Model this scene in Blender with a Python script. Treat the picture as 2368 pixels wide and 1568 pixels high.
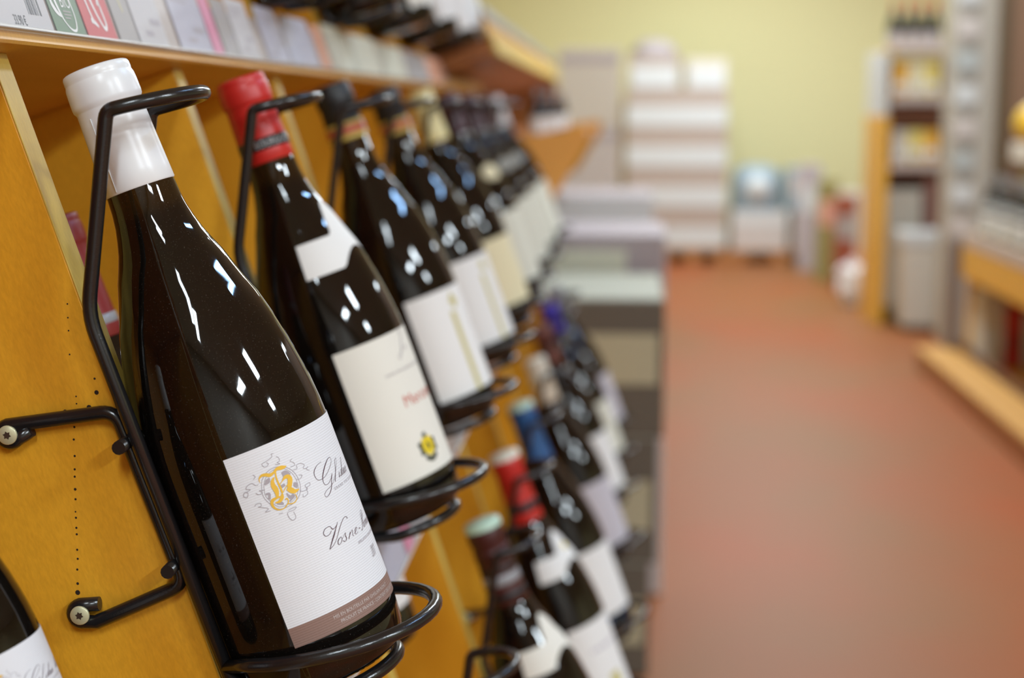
import bpy, bmesh, math, random
from math import sin, cos, pi, radians as R
from mathutils import Vector, Matrix
for o in list(bpy.data.objects): bpy.data.objects.remove(o)
scene = bpy.context.scene
COL = scene.collection
random.seed(7)

# ------------------------------------------------------------------ camera
cam_d = bpy.data.cameras.new('camera')
cam = bpy.data.objects.new('camera', cam_d); COL.objects.link(cam)
cam_d.sensor_fit = 'HORIZONTAL'; cam_d.sensor_width = 23.6
cam_d.lens = 3700.0/2368*23.6
cam_d.clip_start = 0.02
cam.location = (0, 0, 1.2)
cam.rotation_euler = (R(90-8.258), 0, R(4.146))
cam_d.dof.use_dof = True
cam_d.dof.focus_distance = 0.735
cam_d.dof.aperture_fstop = 3.6
scene.camera = cam

# ------------------------------------------------------------------ light
w = bpy.data.worlds.new('world'); scene.world = w; w.use_nodes = True
w.node_tree.nodes['Background'].inputs[0].default_value = (.9, .95, 1, 1)
w.node_tree.nodes['Background'].inputs[1].default_value = 0.05
vs = scene.view_settings
vs.view_transform = 'Standard'; vs.look = 'None'; vs.gamma = 1; vs.use_curve_mapping = False
vs.exposure = -0.25
def lamp(x, y, z, sx, sy, power, col):
    l = bpy.data.lights.new('ceiling_lamp', 'AREA'); l.shape = 'RECTANGLE'
    l.size = sx; l.size_y = sy; l.energy = power; l.color = col
    o = bpy.data.objects.new('ceiling_lamp', l); COL.objects.link(o); o.location = (x, y, z)
    return o
NEUT = (.88, 1, 1.08); COOL = (.34, .6, 1)
lamp(.30, -2.05, 3.0, .15, 1.4, 46, NEUT)        # tubes behind the photographer
lamp(.12, -1.55, 3.0, .16, .9, 16, NEUT)
lamp(2.6, -2.5, 3.0, .35, 1.0, 120, NEUT)
lamp(1.62, 1.85, 3.0, .09, 1.0, 24, COOL)        # cool tube over the aisle
lamp(2.75, -.45, 3.0, .7, .35, 75, NEUT)
lamp(4.4, -.7, 3.0, .6, .4, 70, NEUT)
for yy in (4.2, 7.0, 9.6):
    lamp(.95, yy, 3.0, .3, 1.2, 76, NEUT)
lamp(.9, 11.4, 3.0, 1.4, .3, 100, NEUT)
lamp(3.6, 5.5, 3.0, .3, 1.2, 50, NEUT)
lamp(4.2, 10.0, 3.0, .3, 1.2, 20, NEUT)

# ------------------------------------------------------------------ helpers
def s2l(c):
    return tuple(((v/255)/12.92 if v/255 <= .04045 else ((v/255+.055)/1.055)**2.4) for v in c)
MATS = {}
def mat(name, col, rough=.5, metal=0, spec=.5, coat=0, bump=None, var=None, trans=0):
    """col linear rgb; bump=(scale, strength, stretch); var=(scale, second colour, stretch)"""
    if name in MATS: return MATS[name]
    m = bpy.data.materials.new(name); m.use_nodes = True; MATS[name] = m
    nt = m.node_tree; b = nt.nodes['Principled BSDF']
    b.inputs['Base Color'].default_value = (*col, 1); b.inputs['Roughness'].default_value = rough
    b.inputs['Metallic'].default_value = metal; b.inputs['Specular IOR Level'].default_value = spec
    b.inputs['Coat Weight'].default_value = coat
    tc = None
    def coord(stretch):
        nonlocal tc
        if tc is None: tc = nt.nodes.new('ShaderNodeTexCoord')
        mp = nt.nodes.new('ShaderNodeMapping'); mp.inputs['Scale'].default_value = stretch
        nt.links.new(tc.outputs['Object'], mp.inputs[0]); return mp
    if var:
        n = nt.nodes.new('ShaderNodeTexNoise'); n.inputs['Scale'].default_value = var[0]; n.inputs['Detail'].default_value = 4
        nt.links.new(coord(var[2]).outputs[0], n.inputs['Vector'])
        r = nt.nodes.new('ShaderNodeValToRGB'); r.color_ramp.elements[0].position = .35; r.color_ramp.elements[1].position = .68
        r.color_ramp.elements[0].color = (*col, 1); r.color_ramp.elements[1].color = (*var[1], 1)
        nt.links.new(n.outputs['Fac'], r.inputs[0]); nt.links.new(r.outputs[0], b.inputs['Base Color'])
    if bump:
        n2 = nt.nodes.new('ShaderNodeTexNoise'); n2.inputs['Scale'].default_value = bump[0]; n2.inputs['Detail'].default_value = 3
        nt.links.new(coord(bump[2]).outputs[0], n2.inputs['Vector'])
        bp = nt.nodes.new('ShaderNodeBump'); bp.inputs['Strength'].default_value = bump[1]; bp.inputs['Distance'].default_value = .001
        nt.links.new(n2.outputs['Fac'], bp.inputs['Height']); nt.links.new(bp.outputs[0], b.inputs['Normal'])
    return m
def S(name, rgb, rough=.5, **k): return mat(name, s2l(rgb), rough, **k)

def tag(o, label=None, cat=None, group=None, kind=None):
    if label: o['label'] = label
    if cat: o['category'] = cat
    if group: o['group'] = group
    if kind: o['kind'] = kind
    return o
def empty(name, loc=(0,0,0), rot=(0,0,0), label=None, cat=None, group=None):
    o = bpy.data.objects.new(name, None); COL.objects.link(o); o.empty_display_size = .05
    o.location = loc; o.rotation_euler = rot
    return tag(o, label, cat, group)
def link(name, me, parent=None, loc=None, rot=None):
    o = bpy.data.objects.new(name, me); COL.objects.link(o)
    if parent is not None: o.parent = parent
    if loc: o.location = loc
    if rot: o.rotation_euler = rot
    return o
def mesh(name, V, F, m, smooth=False):
    me = bpy.data.meshes.new(name); me.from_pydata([tuple(v) for v in V], [], F); me.update()
    if m: me.materials.append(m)
    if smooth: me.polygons.foreach_set('use_smooth', [len(p.vertices) < 8 for p in me.polygons])
    return me
def boxes(name, L, m, bevel=.002):
    """one mesh of boxes given as (x0,x1,y0,y1,z0,z1)"""
    bm = bmesh.new()
    for (x0,x1,y0,y1,z0,z1) in L:
        r = bmesh.ops.create_cube(bm, size=1)
        for v in r['verts']:
            v.co = Vector(((x0+x1)/2+v.co.x*(x1-x0), (y0+y1)/2+v.co.y*(y1-y0), (z0+z1)/2+v.co.z*(z1-z0)))
    if bevel:
        bmesh.ops.bevel(bm, geom=bm.edges[:], offset=bevel, segments=1, affect='EDGES', clamp_overlap=True)
    me = bpy.data.meshes.new(name); bm.to_mesh(me); bm.free(); me.materials.append(m)
    return me
def box(name, b, m, parent=None, bevel=.002): return link(name, boxes(name, [b], m, bevel), parent)
def lathe(name, prof, m, n=48, cap=True):
    """prof list of (r, z)"""
    V=[];F=[]
    for (r,z) in prof:
        for i in range(n):
            a=2*pi*i/n; V.append((r*sin(a),-r*cos(a),z))
    for j in range(len(prof)-1):
        for i in range(n):
            k=(i+1)%n; F.append((j*n+i,j*n+k,(j+1)*n+k,(j+1)*n+i))
    if cap:
        F.append(tuple(range(n-1,-1,-1))); F.append(tuple((len(prof)-1)*n+i for i in range(n)))
    return mesh(name,V,F,m,True)
def catmull(P, seg=6):
    P=[tuple(p) for p in P]; out=[]
    if len(P)<3:
        for t in range(seg+1):
            f=t/seg; out.append(tuple(a+(b-a)*f for a,b in zip(P[0],P[-1])))
        return out
    for i in range(len(P)-1):
        p0=P[max(i-1,0)];p1=P[i];p2=P[i+1];p3=P[min(i+2,len(P)-1)]
        for t in range(seg):
            f=t/seg
            out.append(tuple(.5*((2*b)+(-a+c)*f+(2*a-5*b+4*c-d)*f*f+(-a+3*b-3*c+d)*f**3) for a,b,c,d in zip(p0,p1,p2,p3)))
    out.append(P[-1]); return out
def fillet(P, r, seg=6):
    """round the corners of a polyline"""
    P=[Vector(p) for p in P]; out=[P[0]]
    for i in range(1,len(P)-1):
        a=(P[i-1]-P[i]); b=(P[i+1]-P[i]); d=min(r,a.length*.48,b.length*.48)
        A=P[i]+a.normalized()*d; B=P[i]+b.normalized()*d
        for t in range(seg+1):
            f=t/seg; out.append(A*(1-f)**2+P[i]*2*f*(1-f)+B*f*f)
    out.append(P[-1]); return out
def tube_geo(P, r, n=10, V=None, F=None, closed=False):
    V=[] if V is None else V; F=[] if F is None else F
    P=[Vector(p) for p in P]; base=len(V); up=None
    N=len(P)
    for i,p in enumerate(P):
        if closed: t=(P[(i+1)%N]-P[(i-1)%N]).normalized()
        else: t=(P[min(i+1,N-1)]-P[max(i-1,0)]).normalized()
        if up is None:
            up=t.orthogonal().normalized()
        up=(up-t*up.dot(t)).normalized(); s=t.cross(up)
        for k in range(n):
            a=2*pi*k/n; V.append(p+(up*cos(a)+s*sin(a))*r)
    m=N if closed else N-1
    for i in range(m):
        j=(i+1)%N
        for k in range(n):
            l=(k+1)%n; F.append((base+i*n+k,base+i*n+l,base+j*n+l,base+j*n+k))
    if not closed:
        F.append(tuple(base+k for k in range(n-1,-1,-1))); F.append(tuple(base+(N-1)*n+k for k in range(n)))
    return V,F
def tubes(name, paths, r, m, n=10):
    V=[];F=[]
    for P in paths: tube_geo(P,r,n,V,F)
    return mesh(name,V,F,m,True)

# artwork of the white label: strokes of (mm round the bottle from the label edge, mm above the base, width mm)
ART_GOLD=[
[(11.58,99.67,0.2),(11.84,101.4,0.5),(13.37,102.36,1.12),(15.3,101.96,1.49),(16.86,101.18,1.49),(18.9,101.65,1.04),(20.6,102.53,1.37),(22.72,102.3,1.87),(24.3,102.04,1.24),(25.34,102.14,0.2)],
[(19.73,101.83,0.62),(19.12,99.45,0.7),(19.08,96.57,0.8),(19.27,93.58,0.9),(19.11,91.8,0.9)],
[(18.23,99.56,0.62),(16.93,98.26,1.49),(16.57,96.3,2.11),(16.96,94.55,2.36),(17.01,92.95,1.99),(16.54,91.03,1.24)],
[(19.15,95.35,0.3),(20.98,96.56,0.4),(22.8,97.65,1.49),(24.38,97.38,1.87),(24.7,96.06,2.36),(24.05,94.47,2.24),(23.08,92.77,1.99)],
[(21.94,92.72,1.49),(23.34,91.33,2.49),(24.86,90.16,1.87),(27.22,90.22,0.3)],
[(22.7,94.25,0.3),(18.94,91.35,0.4)],
[(18.94,91.35,0.99),(18.32,89.76,1.54),(16.56,88.65,1.24),(14.79,88.86,0.5)],
[(18.82,90.34,0.5),(16.25,90.63,0.99),(14.0,90.25,1.49),(13.18,88.74,1.24),(13.7,86.68,0.87),(15.27,85.28,0.5),(17.57,85.05,0.45),(19.46,86.1,0.45),(20.47,87.26,0.55),(20.21,88.69,0.5),(19.36,88.26,0.45)],
[(24.39,89.03,0.3),(24.72,87.03,0.35),(23.02,85.64,0.45),(20.84,85.77,0.45),(19.76,86.5,0.25)],
]
ART_GREY=[
[(11.65,97.8,0.25),(12.91,100.44,0.25),(16.24,103.02,0.25),(20.17,103.5,0.25),(23.62,102.46,0.25),(26.78,99.69,0.25),(28.41,95.83,0.25),(28.3,91.36,0.25),(26.52,87.86,0.25),(23.35,85.76,0.25),(18.91,85.01,0.25),(14.97,85.88,0.25),(12.22,89.66,0.25),(10.87,93.64,0.25),(11.65,97.8,0.25)],
[(12.55,97.43,0.2),(14.03,99.98,0.2),(16.98,102.19,0.2),(20.37,102.62,0.2),(23.35,101.78,0.2),(26.16,98.89,0.2),(27.36,95.47,0.2),(27.28,91.79,0.2),(25.71,88.73,0.2),(22.9,86.75,0.2),(18.71,85.89,0.2),(15.32,86.79,0.2),(13.02,90.39,0.2),(11.85,93.51,0.2),(12.55,97.43,0.2)],
[(22.06,99.28,1.99),(24.01,99.25,2.24),(25.78,97.99,0.5)],
[(25.76,93.75,0.5),(26.23,92.76,2.24),(26.4,91.1,0.5)],
[(20.9,90.78,0.5),(21.92,88.49,1.49),(23.63,88.56,1.49),(20.97,86.78,0.5)],
[(13.26,97.93,0.5),(14.99,99.06,1.99),(16.19,100.14,0.5)],
[(12.25,93.87,0.99),(13.68,93.54,0.99),(12.82,91.26,1.24)],
[(15.3,88.12,0.5),(17.21,87.58,1.49),(17.96,86.74,0.5)],
[(19.86,94.39,1.49),(21.63,94.7,1.24)],
[(21.7,109.45,0.22),(20.71,109.72,0.22),(20.66,108.56,0.22),(19.17,107.86,0.25),(16.89,107.48,0.25),(15.29,107.09,0.25),(15.65,105.62,0.25),(17.15,105.4,0.22),(18.0,106.23,0.22),(17.22,106.95,0.22)],
[(22.43,107.83,0.22),(23.28,106.82,0.22),(23.19,105.41,0.22),(21.91,105.14,0.22),(22.88,104.08,0.22),(20.61,104.63,0.22)],
[(29.17,103.87,0.22),(27.89,103.34,0.22),(29.25,101.98,0.22),(29.2,100.81,0.22),(27.01,100.92,0.22)],
[(27.74,99.16,0.22),(29.78,98.98,0.22),(30.11,100.44,0.22),(32.32,100.47,0.22),(33.93,99.02,0.22),(32.8,98.01,0.22),(34.08,97.23,0.22),(35.44,97.62,0.22),(34.25,96.89,0.22),(35.54,95.71,0.22)],
[(10.65,99.25,0.22),(9.59,99.16,0.22),(8.14,100.78,0.25),(5.93,100.33,0.25),(5.01,99.25,0.25),(6.64,98.48,0.25),(5.3,97.95,0.25),(3.58,97.82,0.3),(2.95,96.48,0.3),(4.17,95.63,0.25),(5.15,97.22,0.22),(4.09,98.15,0.22)],
[(5.84,90.64,0.22),(6.68,91.37,0.22),(8.64,91.12,0.22),(8.55,89.84,0.22),(7.15,89.87,0.22),(9.3,88.75,0.25),(11.03,87.52,0.22),(9.28,86.64,0.25),(11.62,86.35,0.22)],
[(18.84,83.45,0.22),(20.83,83.66,0.25),(22.84,83.46,0.22),(21.51,82.57,0.22),(18.37,82.59,0.22),(18.16,80.3,0.27),(19.34,78.46,0.32),(21.09,79.3,0.22),(20.96,81.88,0.22)],
[(27.13,89.33,0.3),(28.86,88.46,0.22),(31.08,88.59,0.22),(30.5,90.44,0.22),(33.07,90.84,0.22),(32.93,89.69,0.22),(30.66,89.04,0.22),(30.42,86.74,0.22),(27.8,85.99,0.25),(28.07,87.33,0.22)],
[(27.58,94.58,0.22),(29.56,94.29,0.22),(30.94,95.31,0.25),(29.38,95.96,0.22)],
[(8.28,96.0,0.3),(9.52,94.85,0.25),(11.05,95.15,0.22),(10.16,96.56,0.22),(12.48,95.88,0.22)],
[(9.91,104.15,0.25),(10.62,102.94,0.2),(9.41,102.12,0.2)],
[(14.49,83.57,0.25),(16.26,83.36,0.22)],
]
ART_G=[
[(43.9,96.68,0.15),(40.74,96.19,0.19),(38.13,94.69,0.34),(37.2,92.84,0.3),(37.58,90.68,0.19),(38.73,89.73,0.19),(40.87,89.49,0.19),(43.63,90.06,0.17),(48.05,92.21,0.17),(51.2,94.4,0.17),(51.54,95.92,0.17),(50.73,96.49,0.19),(48.39,95.95,0.34),(44.88,93.74,0.5),(42.0,90.98,0.48),(40.89,88.98,0.34),(40.79,87.2,0.22),(41.74,86.23,0.17),(43.64,86.31,0.17),(46.24,87.57,0.17),(48.38,89.45,0.22)],
[(48.38,89.45,0.22),(46.34,86.93,0.3),(44.48,83.96,0.34),(42.1,82.04,0.3),(40.19,81.28,0.22),(39.0,81.45,0.19),(38.9,82.7,0.17),(40.69,83.81,0.17),(44.99,84.79,0.15),(47.45,85.92,0.11),(49.06,87.18,0.11)],
[(47.93,86.36,0.09),(52.56,89.87,0.13),(55.87,92.94,0.13),(56.28,94.56,0.13),(54.29,93.42,0.22),(52.11,90.02,0.3),(48.52,85.33,0.34)],
]
ART_V=[
[(35.11,66.54,0.15),(33.34,65.49,0.22),(31.36,65.45,0.22),(30.58,66.9,0.3),(31.74,68.41,0.26),(33.92,68.87,0.22),(35.23,68.4,0.22),(35.86,67.02,0.37),(37.13,66.89,0.19),(38.86,67.57,0.17),(40.16,68.65,0.17),(37.63,66.27,0.34),(35.5,64.15,0.63),(33.61,62.34,0.52),(30.74,59.28,0.22)],
[(30.74,59.28,0.22),(33.66,60.3,0.17),(36.45,62.32,0.17),(39.7,65.39,0.26),(42.83,67.76,0.22),(45.51,68.94,0.19),(46.97,68.47,0.22),(46.97,67.66,0.48)],
[(38.96,61.85,0.15),(37.0,61.27,0.34),(36.03,59.87,0.34),(36.48,59.16,0.19),(38.06,59.59,0.19),(39.1,60.77,0.22),(38.89,61.98,0.15)],
[(38.41,60.26,0.11),(42.28,62.49,0.13),(41.75,61.29,0.34),(41.83,59.82,0.34),(40.34,59.03,0.17),(39.41,59.73,0.41)],
[(43.13,59.08,0.34),(45.63,61.54,0.3)],
[(44.08,60.12,0.11),(47.19,61.74,0.15),(47.41,61.25,0.26),(46.61,59.51,0.26),(47.22,59.06,0.15)],
[(47.96,59.6,0.11),(51.11,60.86,0.17),(51.51,61.64,0.19),(49.97,61.29,0.3),(48.79,59.68,0.26),(49.33,59.06,0.17),(51.53,59.47,0.11)],
[(53.0,60.42,0.34),(54.37,60.3,0.34)],
]

# ------------------------------------------------------------------ materials
def wood(name, a, b, rough=.42, stretch=(1,1,1), fine=.045):
    """veneer: broad tone drift, fine silky figure, small pores"""
    m=mat(name, s2l(a), rough, spec=.35, var=(9, s2l(b), stretch)); nt=m.node_tree; bs=nt.nodes['Principled BSDF']
    src=bs.inputs['Base Color'].links[0].from_socket
    tc=[n for n in nt.nodes if n.type=='TEX_COORD'][0]; mp=nt.nodes.new('ShaderNodeMapping'); mp.inputs['Scale'].default_value=(1,1,.34); mp.inputs['Rotation'].default_value=(0,.6,0)
    nt.links.new(tc.outputs['Object'],mp.inputs[0])
    n=nt.nodes.new('ShaderNodeTexNoise'); n.inputs['Scale'].default_value=760; n.inputs['Detail'].default_value=2; nt.links.new(mp.outputs[0],n.inputs['Vector'])
    r=nt.nodes.new('ShaderNodeMapRange'); r.inputs['From Min'].default_value=.3; r.inputs['From Max'].default_value=.7; r.inputs['To Min'].default_value=1-fine*1.6; r.inputs['To Max'].default_value=1+fine
    nt.links.new(n.outputs['Fac'],r.inputs['Value'])
    mx=nt.nodes.new('ShaderNodeMixRGB'); mx.blend_type='MULTIPLY'; mx.inputs[0].default_value=1
    nt.links.new(src,mx.inputs[1]); nt.links.new(r.outputs[0],mx.inputs[2]); nt.links.new(mx.outputs[0],bs.inputs['Base Color'])
    bp=nt.nodes.new('ShaderNodeBump'); bp.inputs['Strength'].default_value=.14; bp.inputs['Distance'].default_value=.0004
    nt.links.new(n.outputs['Fac'],bp.inputs['Height']); nt.links.new(bp.outputs[0],bs.inputs['Normal'])
    return m
M_wood = wood('varnished_plywood', (228,166,44), (214,148,32), stretch=(2,2,.5))
M_edge = wood('pale_plywood_edge', (206,176,82), (192,158,66), .5, (3,3,.6))
M_board = wood('shelf_board_wood', (224,170,76), (206,150,58), .4, (3,.3,3))
M_brownwood = wood('brown_wood', (176,112,62), (158,98,54), .4, (1,1,1))
M_wire = mat('black_wire', (.010,.010,.011), .22, spec=.6, bump=(900,.06,(1,1,1)))
M_screw = mat('zinc_screw', s2l((206,204,168)), .38, metal=.35)
M_recess = mat('screw_recess', s2l((74,58,48)), .4, metal=.3)
M_hole = mat('drill_hole', (.02,.008,.002), .9)
def glass(name, body, neck):
    m = bpy.data.materials.new(name); m.use_nodes=True; nt=m.node_tree; b=nt.nodes['Principled BSDF']
    b.inputs['Roughness'].default_value=.035; b.inputs['IOR'].default_value=1.52
    tc=nt.nodes.new('ShaderNodeTexCoord'); sp=nt.nodes.new('ShaderNodeSeparateXYZ')
    nt.links.new(tc.outputs['Object'],sp.inputs[0])
    r=nt.nodes.new('ShaderNodeValToRGB'); r.color_ramp.elements[0].position=.226; r.color_ramp.elements[1].position=.232
    r.color_ramp.elements[0].color=(*body,1); r.color_ramp.elements[1].color=(*neck,1)
    nt.links.new(sp.outputs['Z'],r.inputs[0])
    n=nt.nodes.new('ShaderNodeTexNoise'); n.inputs['Scale'].default_value=1700; n.inputs['Detail'].default_value=2
    nt.links.new(tc.outputs['Object'],n.inputs['Vector'])
    d=nt.nodes.new('ShaderNodeValToRGB'); d.color_ramp.elements[0].position=.66; d.color_ramp.elements[1].position=.76
    d.color_ramp.elements[0].color=(0,0,0,1); d.color_ramp.elements[1].color=(.22,.22,.22,1)
    nt.links.new(n.outputs['Fac'],d.inputs[0])
    mx=nt.nodes.new('ShaderNodeMixRGB'); mx.inputs[2].default_value=(.22,.2,.17,1)
    nt.links.new(d.outputs[0],mx.inputs[0]); nt.links.new(r.outputs[0],mx.inputs[1]); nt.links.new(mx.outputs[0],b.inputs['Base Color'])
    # the slightly wavy surface of moulded glass
    n2=nt.nodes.new('ShaderNodeTexNoise'); n2.inputs['Scale'].default_value=55; n2.inputs['Detail'].default_value=1
    nt.links.new(tc.outputs['Object'],n2.inputs['Vector'])
    bp=nt.nodes.new('ShaderNodeBump'); bp.inputs['Strength'].default_value=.07; bp.inputs['Distance'].default_value=.001
    nt.links.new(n2.outputs['Fac'],bp.inputs['Height']); nt.links.new(bp.outputs[0],b.inputs['Normal'])
    return m
M_glass = glass('dark_bottle_glass', (.0042,.0032,.0025), (.020,.010,.003))
def paper(name, rgb, ribs=0):
    m = S(name, rgb, .62, spec=.3)
    nt=m.node_tree; b=nt.nodes['Principled BSDF']; tc=nt.nodes.new('ShaderNodeTexCoord')
    if ribs:
        wv=nt.nodes.new('ShaderNodeTexWave'); wv.wave_type='BANDS'; wv.bands_direction='Z'; wv.wave_profile='SIN'
        wv.inputs['Scale'].default_value=ribs; wv.inputs['Distortion'].default_value=.25
        nt.links.new(tc.outputs['Object'],wv.inputs['Vector'])
        bp=nt.nodes.new('ShaderNodeBump'); bp.inputs['Strength'].default_value=.22; bp.inputs['Distance'].default_value=.0004
        nt.links.new(wv.outputs['Fac'],bp.inputs['Height']); nt.links.new(bp.outputs[0],b.inputs['Normal'])
    return m
M_laid = paper('laid_white_paper', (224,226,231), 285)
M_band = paper('taupe_label_print', (140,112,102), 285)
M_white = paper('white_paper', (236,236,234))
M_offwhite = paper('off_white_paper', (232,230,220))
M_cream = paper('cream_paper', (232,222,184))
M_pale = paper('pale_green_white_paper', (224,224,208))
M_lilac = paper('lilac_grey_paper', (200,196,204))
M_ink = S('plum_ink', (92,66,76), .6)
M_greyink = S('grey_ink', (168,160,166), .6)
M_gold = mat('gold_foil', s2l((232,186,70)), .36, metal=.4)
M_gold2 = S('pale_gold_print', (200,190,120), .5)
M_redink = S('red_ink', (205,112,98), .6)
M_yellow = S('yellow_print', (232,206,40), .5)
M_darkgreen = S('dark_green_print', (70,74,58), .6)
M_textgrey = S('pale_band_text', (196,184,180), .6)
M_blackink = S('black_ink', (60,58,58), .6)
CAPS = {}
def capmat(name, rgb, rough=.32):
    return S('capsule_'+name, rgb, rough, spec=.5, bump=(60,.05,(1,1,1)))
K_white=capmat('white',(232,234,236),.30); K_red=capmat('red',(196,40,34),.38); K_black=capmat('black',(24,24,26),.45)
K_cream=capmat('cream',(232,220,160)); K_purple=capmat('purple',(70,36,52)); K_blue=capmat('blue',(36,86,140)); K_violet=capmat('violet',(60,44,170))
K_maroon=capmat('maroon',(70,28,26),.4); K_mint=capmat('mint',(190,220,200)); K_beige=capmat('beige',(214,200,180)); K_brown=capmat('brown',(110,60,52))
K_copper=capmat('copper',(190,100,70),.3); K_gold=capmat('gold',(206,180,90),.3); K_ivory=capmat('ivory',(226,222,206)); K_silver=capmat('silver',(150,152,158),.3)

# ------------------------------------------------------------------ bottles (local frame: base at the origin, z along the axis)
PROF=[(.0,.0005),(.030,.0),(.036,.0006),(.0408,.004),(.0428,.010),(.0435,.020),(.0435,.070),(.0435,.113),(.0432,.122),(.0424,.133),(.0410,.1435),(.0390,.1555),(.0366,.167),
      (.0334,.179),(.0304,.187),(.0276,.195),(.0252,.2025),(.0226,.2085),(.0203,.2145),(.0186,.2205),(.0172,.2265),(.0163,.233),(.0159,.240),(.0151,.262),(.0146,.279),(.0152,.2805),(.0153,.2940),(.0140,.2962),(.0,.2962)]
def prof_r(z, P=PROF):
    best=None
    for (r0,z0),(r1,z1) in zip(P[2:],P[3:]):
        if z0<=z<=z1 and z1>z0: return r0+(r1-r0)*(z-z0)/(z1-z0)
    return P[-2][0]
ME_glass = lathe('bottle_glass', PROF, M_glass, 72, cap=False)
def capsule_mesh(m, z0=.2405, g=.0006, key={}):
    k=(m.name,z0)
    if k in key: return key[k]
    P=[(prof_r(z0)+g*.2,z0),(prof_r(z0)+g,z0+.0006)]
    z=z0+.008
    while z<.2775: P.append((prof_r(z)+g,z)); z+=.008
    P+=[(.0152,.2795),(.0154,.2803),(.0161,.2814),(.0163,.2830),(.0162,.2885),(.0160,.2915),(.0156,.2928),(.01545,.2934),(.0156,.2942),(.0155,.2966),(.0150,.2976),(.0142,.2980),(.0134,.2976),(.0,.2974)]
    key[k]=lathe('capsule',P,m,48,cap=False); return key[k]
def band_mesh(name, m, z0, z1, g=.0009):
    return lathe(name,[(prof_r(z0)+g*.3,z0),(prof_r(z0)+g,z0+.0003),(prof_r((z0+z1)/2)+g,(z0+z1)/2),(prof_r(z1)+g,z1-.0003),(prof_r(z1)+g*.3,z1)],m,40,cap=False)
def wrap(u, v, off):
    """u,v in metres round / up the bottle -> point just off the glass"""
    rr=prof_r(v)+off; a=u/max(prof_r(v),.0435 if v<.125 else prof_r(v)); return (rr*sin(a),-rr*cos(a),v)
def wrap_ang(a, v, off):
    rr=prof_r(v)+off; return (rr*sin(a),-rr*cos(a),v)
def patch(name, a0, a1, rows, m, off=.00035, nu=40):
    """sheet on the bottle: rows = [(v, left fraction, right fraction)] bottom to top, angles in degrees"""
    V=[];F=[];n=nu+1
    for s,o in ((0,off),(1,off*.2)):
        for (v,l,r) in rows:
            for i in range(n):
                a=R(a0+(a1-a0)*(l+(r-l)*i/nu)); V.append(wrap_ang(a,v,o))
    nr=len(rows); B=nr*n
    for j in range(nr-1):
        for i in range(nu):
            F.append((j*n+i,j*n+i+1,(j+1)*n+i+1,(j+1)*n+i))
    for i in range(nu):
        F.append((i,B+i,B+i+1,i+1)); q=(nr-1)*n; F.append((q+i,q+i+1,B+q+i+1,B+q+i))
    for j in range(nr-1):
        F.append((j*n,(j+1)*n,B+(j+1)*n,B+j*n)); F.append((j*n+nu,B+j*n+nu,B+(j+1)*n+nu,(j+1)*n+nu))
    return mesh(name,V,F,m,False)
def rect(name, a0, a1, z0, z1, m, off=.00035, nu=40, nz=8):
    return patch(name,a0,a1,[(z0+(z1-z0)*i/nz,0,1) for i in range(nz+1)],m,off,nu)
def ribbons(name, strokes, m, a_left, off=.0005, scale=1, seg=7):
    """strokes in mm (u from the label's left edge, v above the base, width)"""
    V=[];F=[]; al=R(a_left)
    for k,S_ in enumerate(strokes):
        P=catmull(S_,seg); b=len(V); N=len(P)
        for i,(u,v,wd) in enumerate(P):
            x0,y0,_=P[max(i-1,0)];x1,y1,_=P[min(i+1,N-1)]
            dx,dy=x1-x0,y1-y0; L=math.hypot(dx,dy) or 1; nx,ny=-dy/L,dx/L
            for s in (-.5,.5):
                uu=(u+nx*wd*s)/1000; vv=(v+ny*wd*s)/1000
                V.append(wrap_ang(al+uu/.0437,vv,off+k*.000004))
        for i in range(N-1): F.append((b+2*i,b+2*i+1,b+2*i+3,b+2*i+2))
    return mesh(name,V,F,m)
TXT={}
def text_geo(txt, size, align='LEFT', space=1.0, bold=0, sx=1):
    cu=bpy.data.curves.new('t','FONT'); cu.body=txt; cu.size=size; cu.align_x=align; cu.space_character=space; cu.offset=bold; cu.resolution_u=3
    o=bpy.data.objects.new('t',cu); COL.objects.link(o); dg=bpy.context.evaluated_depsgraph_get(); dg.update()
    me=o.evaluated_get(dg).to_mesh(); V=[(v.co.x*sx,v.co.y) for v in me.vertices]; F=[tuple(p.vertices) for p in me.polygons]
    o.evaluated_get(dg).to_mesh_clear(); bpy.data.objects.remove(o); bpy.data.curves.remove(cu)
    return V,F
def text_wrap(name, lines, m, a_left, off=.0005):
    """lines: (text, u mm, v mm, cap height mm, align, spacing, x scale)"""
    V=[];F=[];al=R(a_left)
    for (t,u,v,h,align,sp,sx) in lines:
        v2,f2=text_geo(t,h/.69/1000,align,sp,0,sx); b=len(V)
        for x,y in v2: V.append(wrap_ang(al+(u/1000+x)/.0437,v/1000+y,off))
        F+= [tuple(b+i for i in f) for f in f2]
    return mesh(name,V,F,m)
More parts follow.
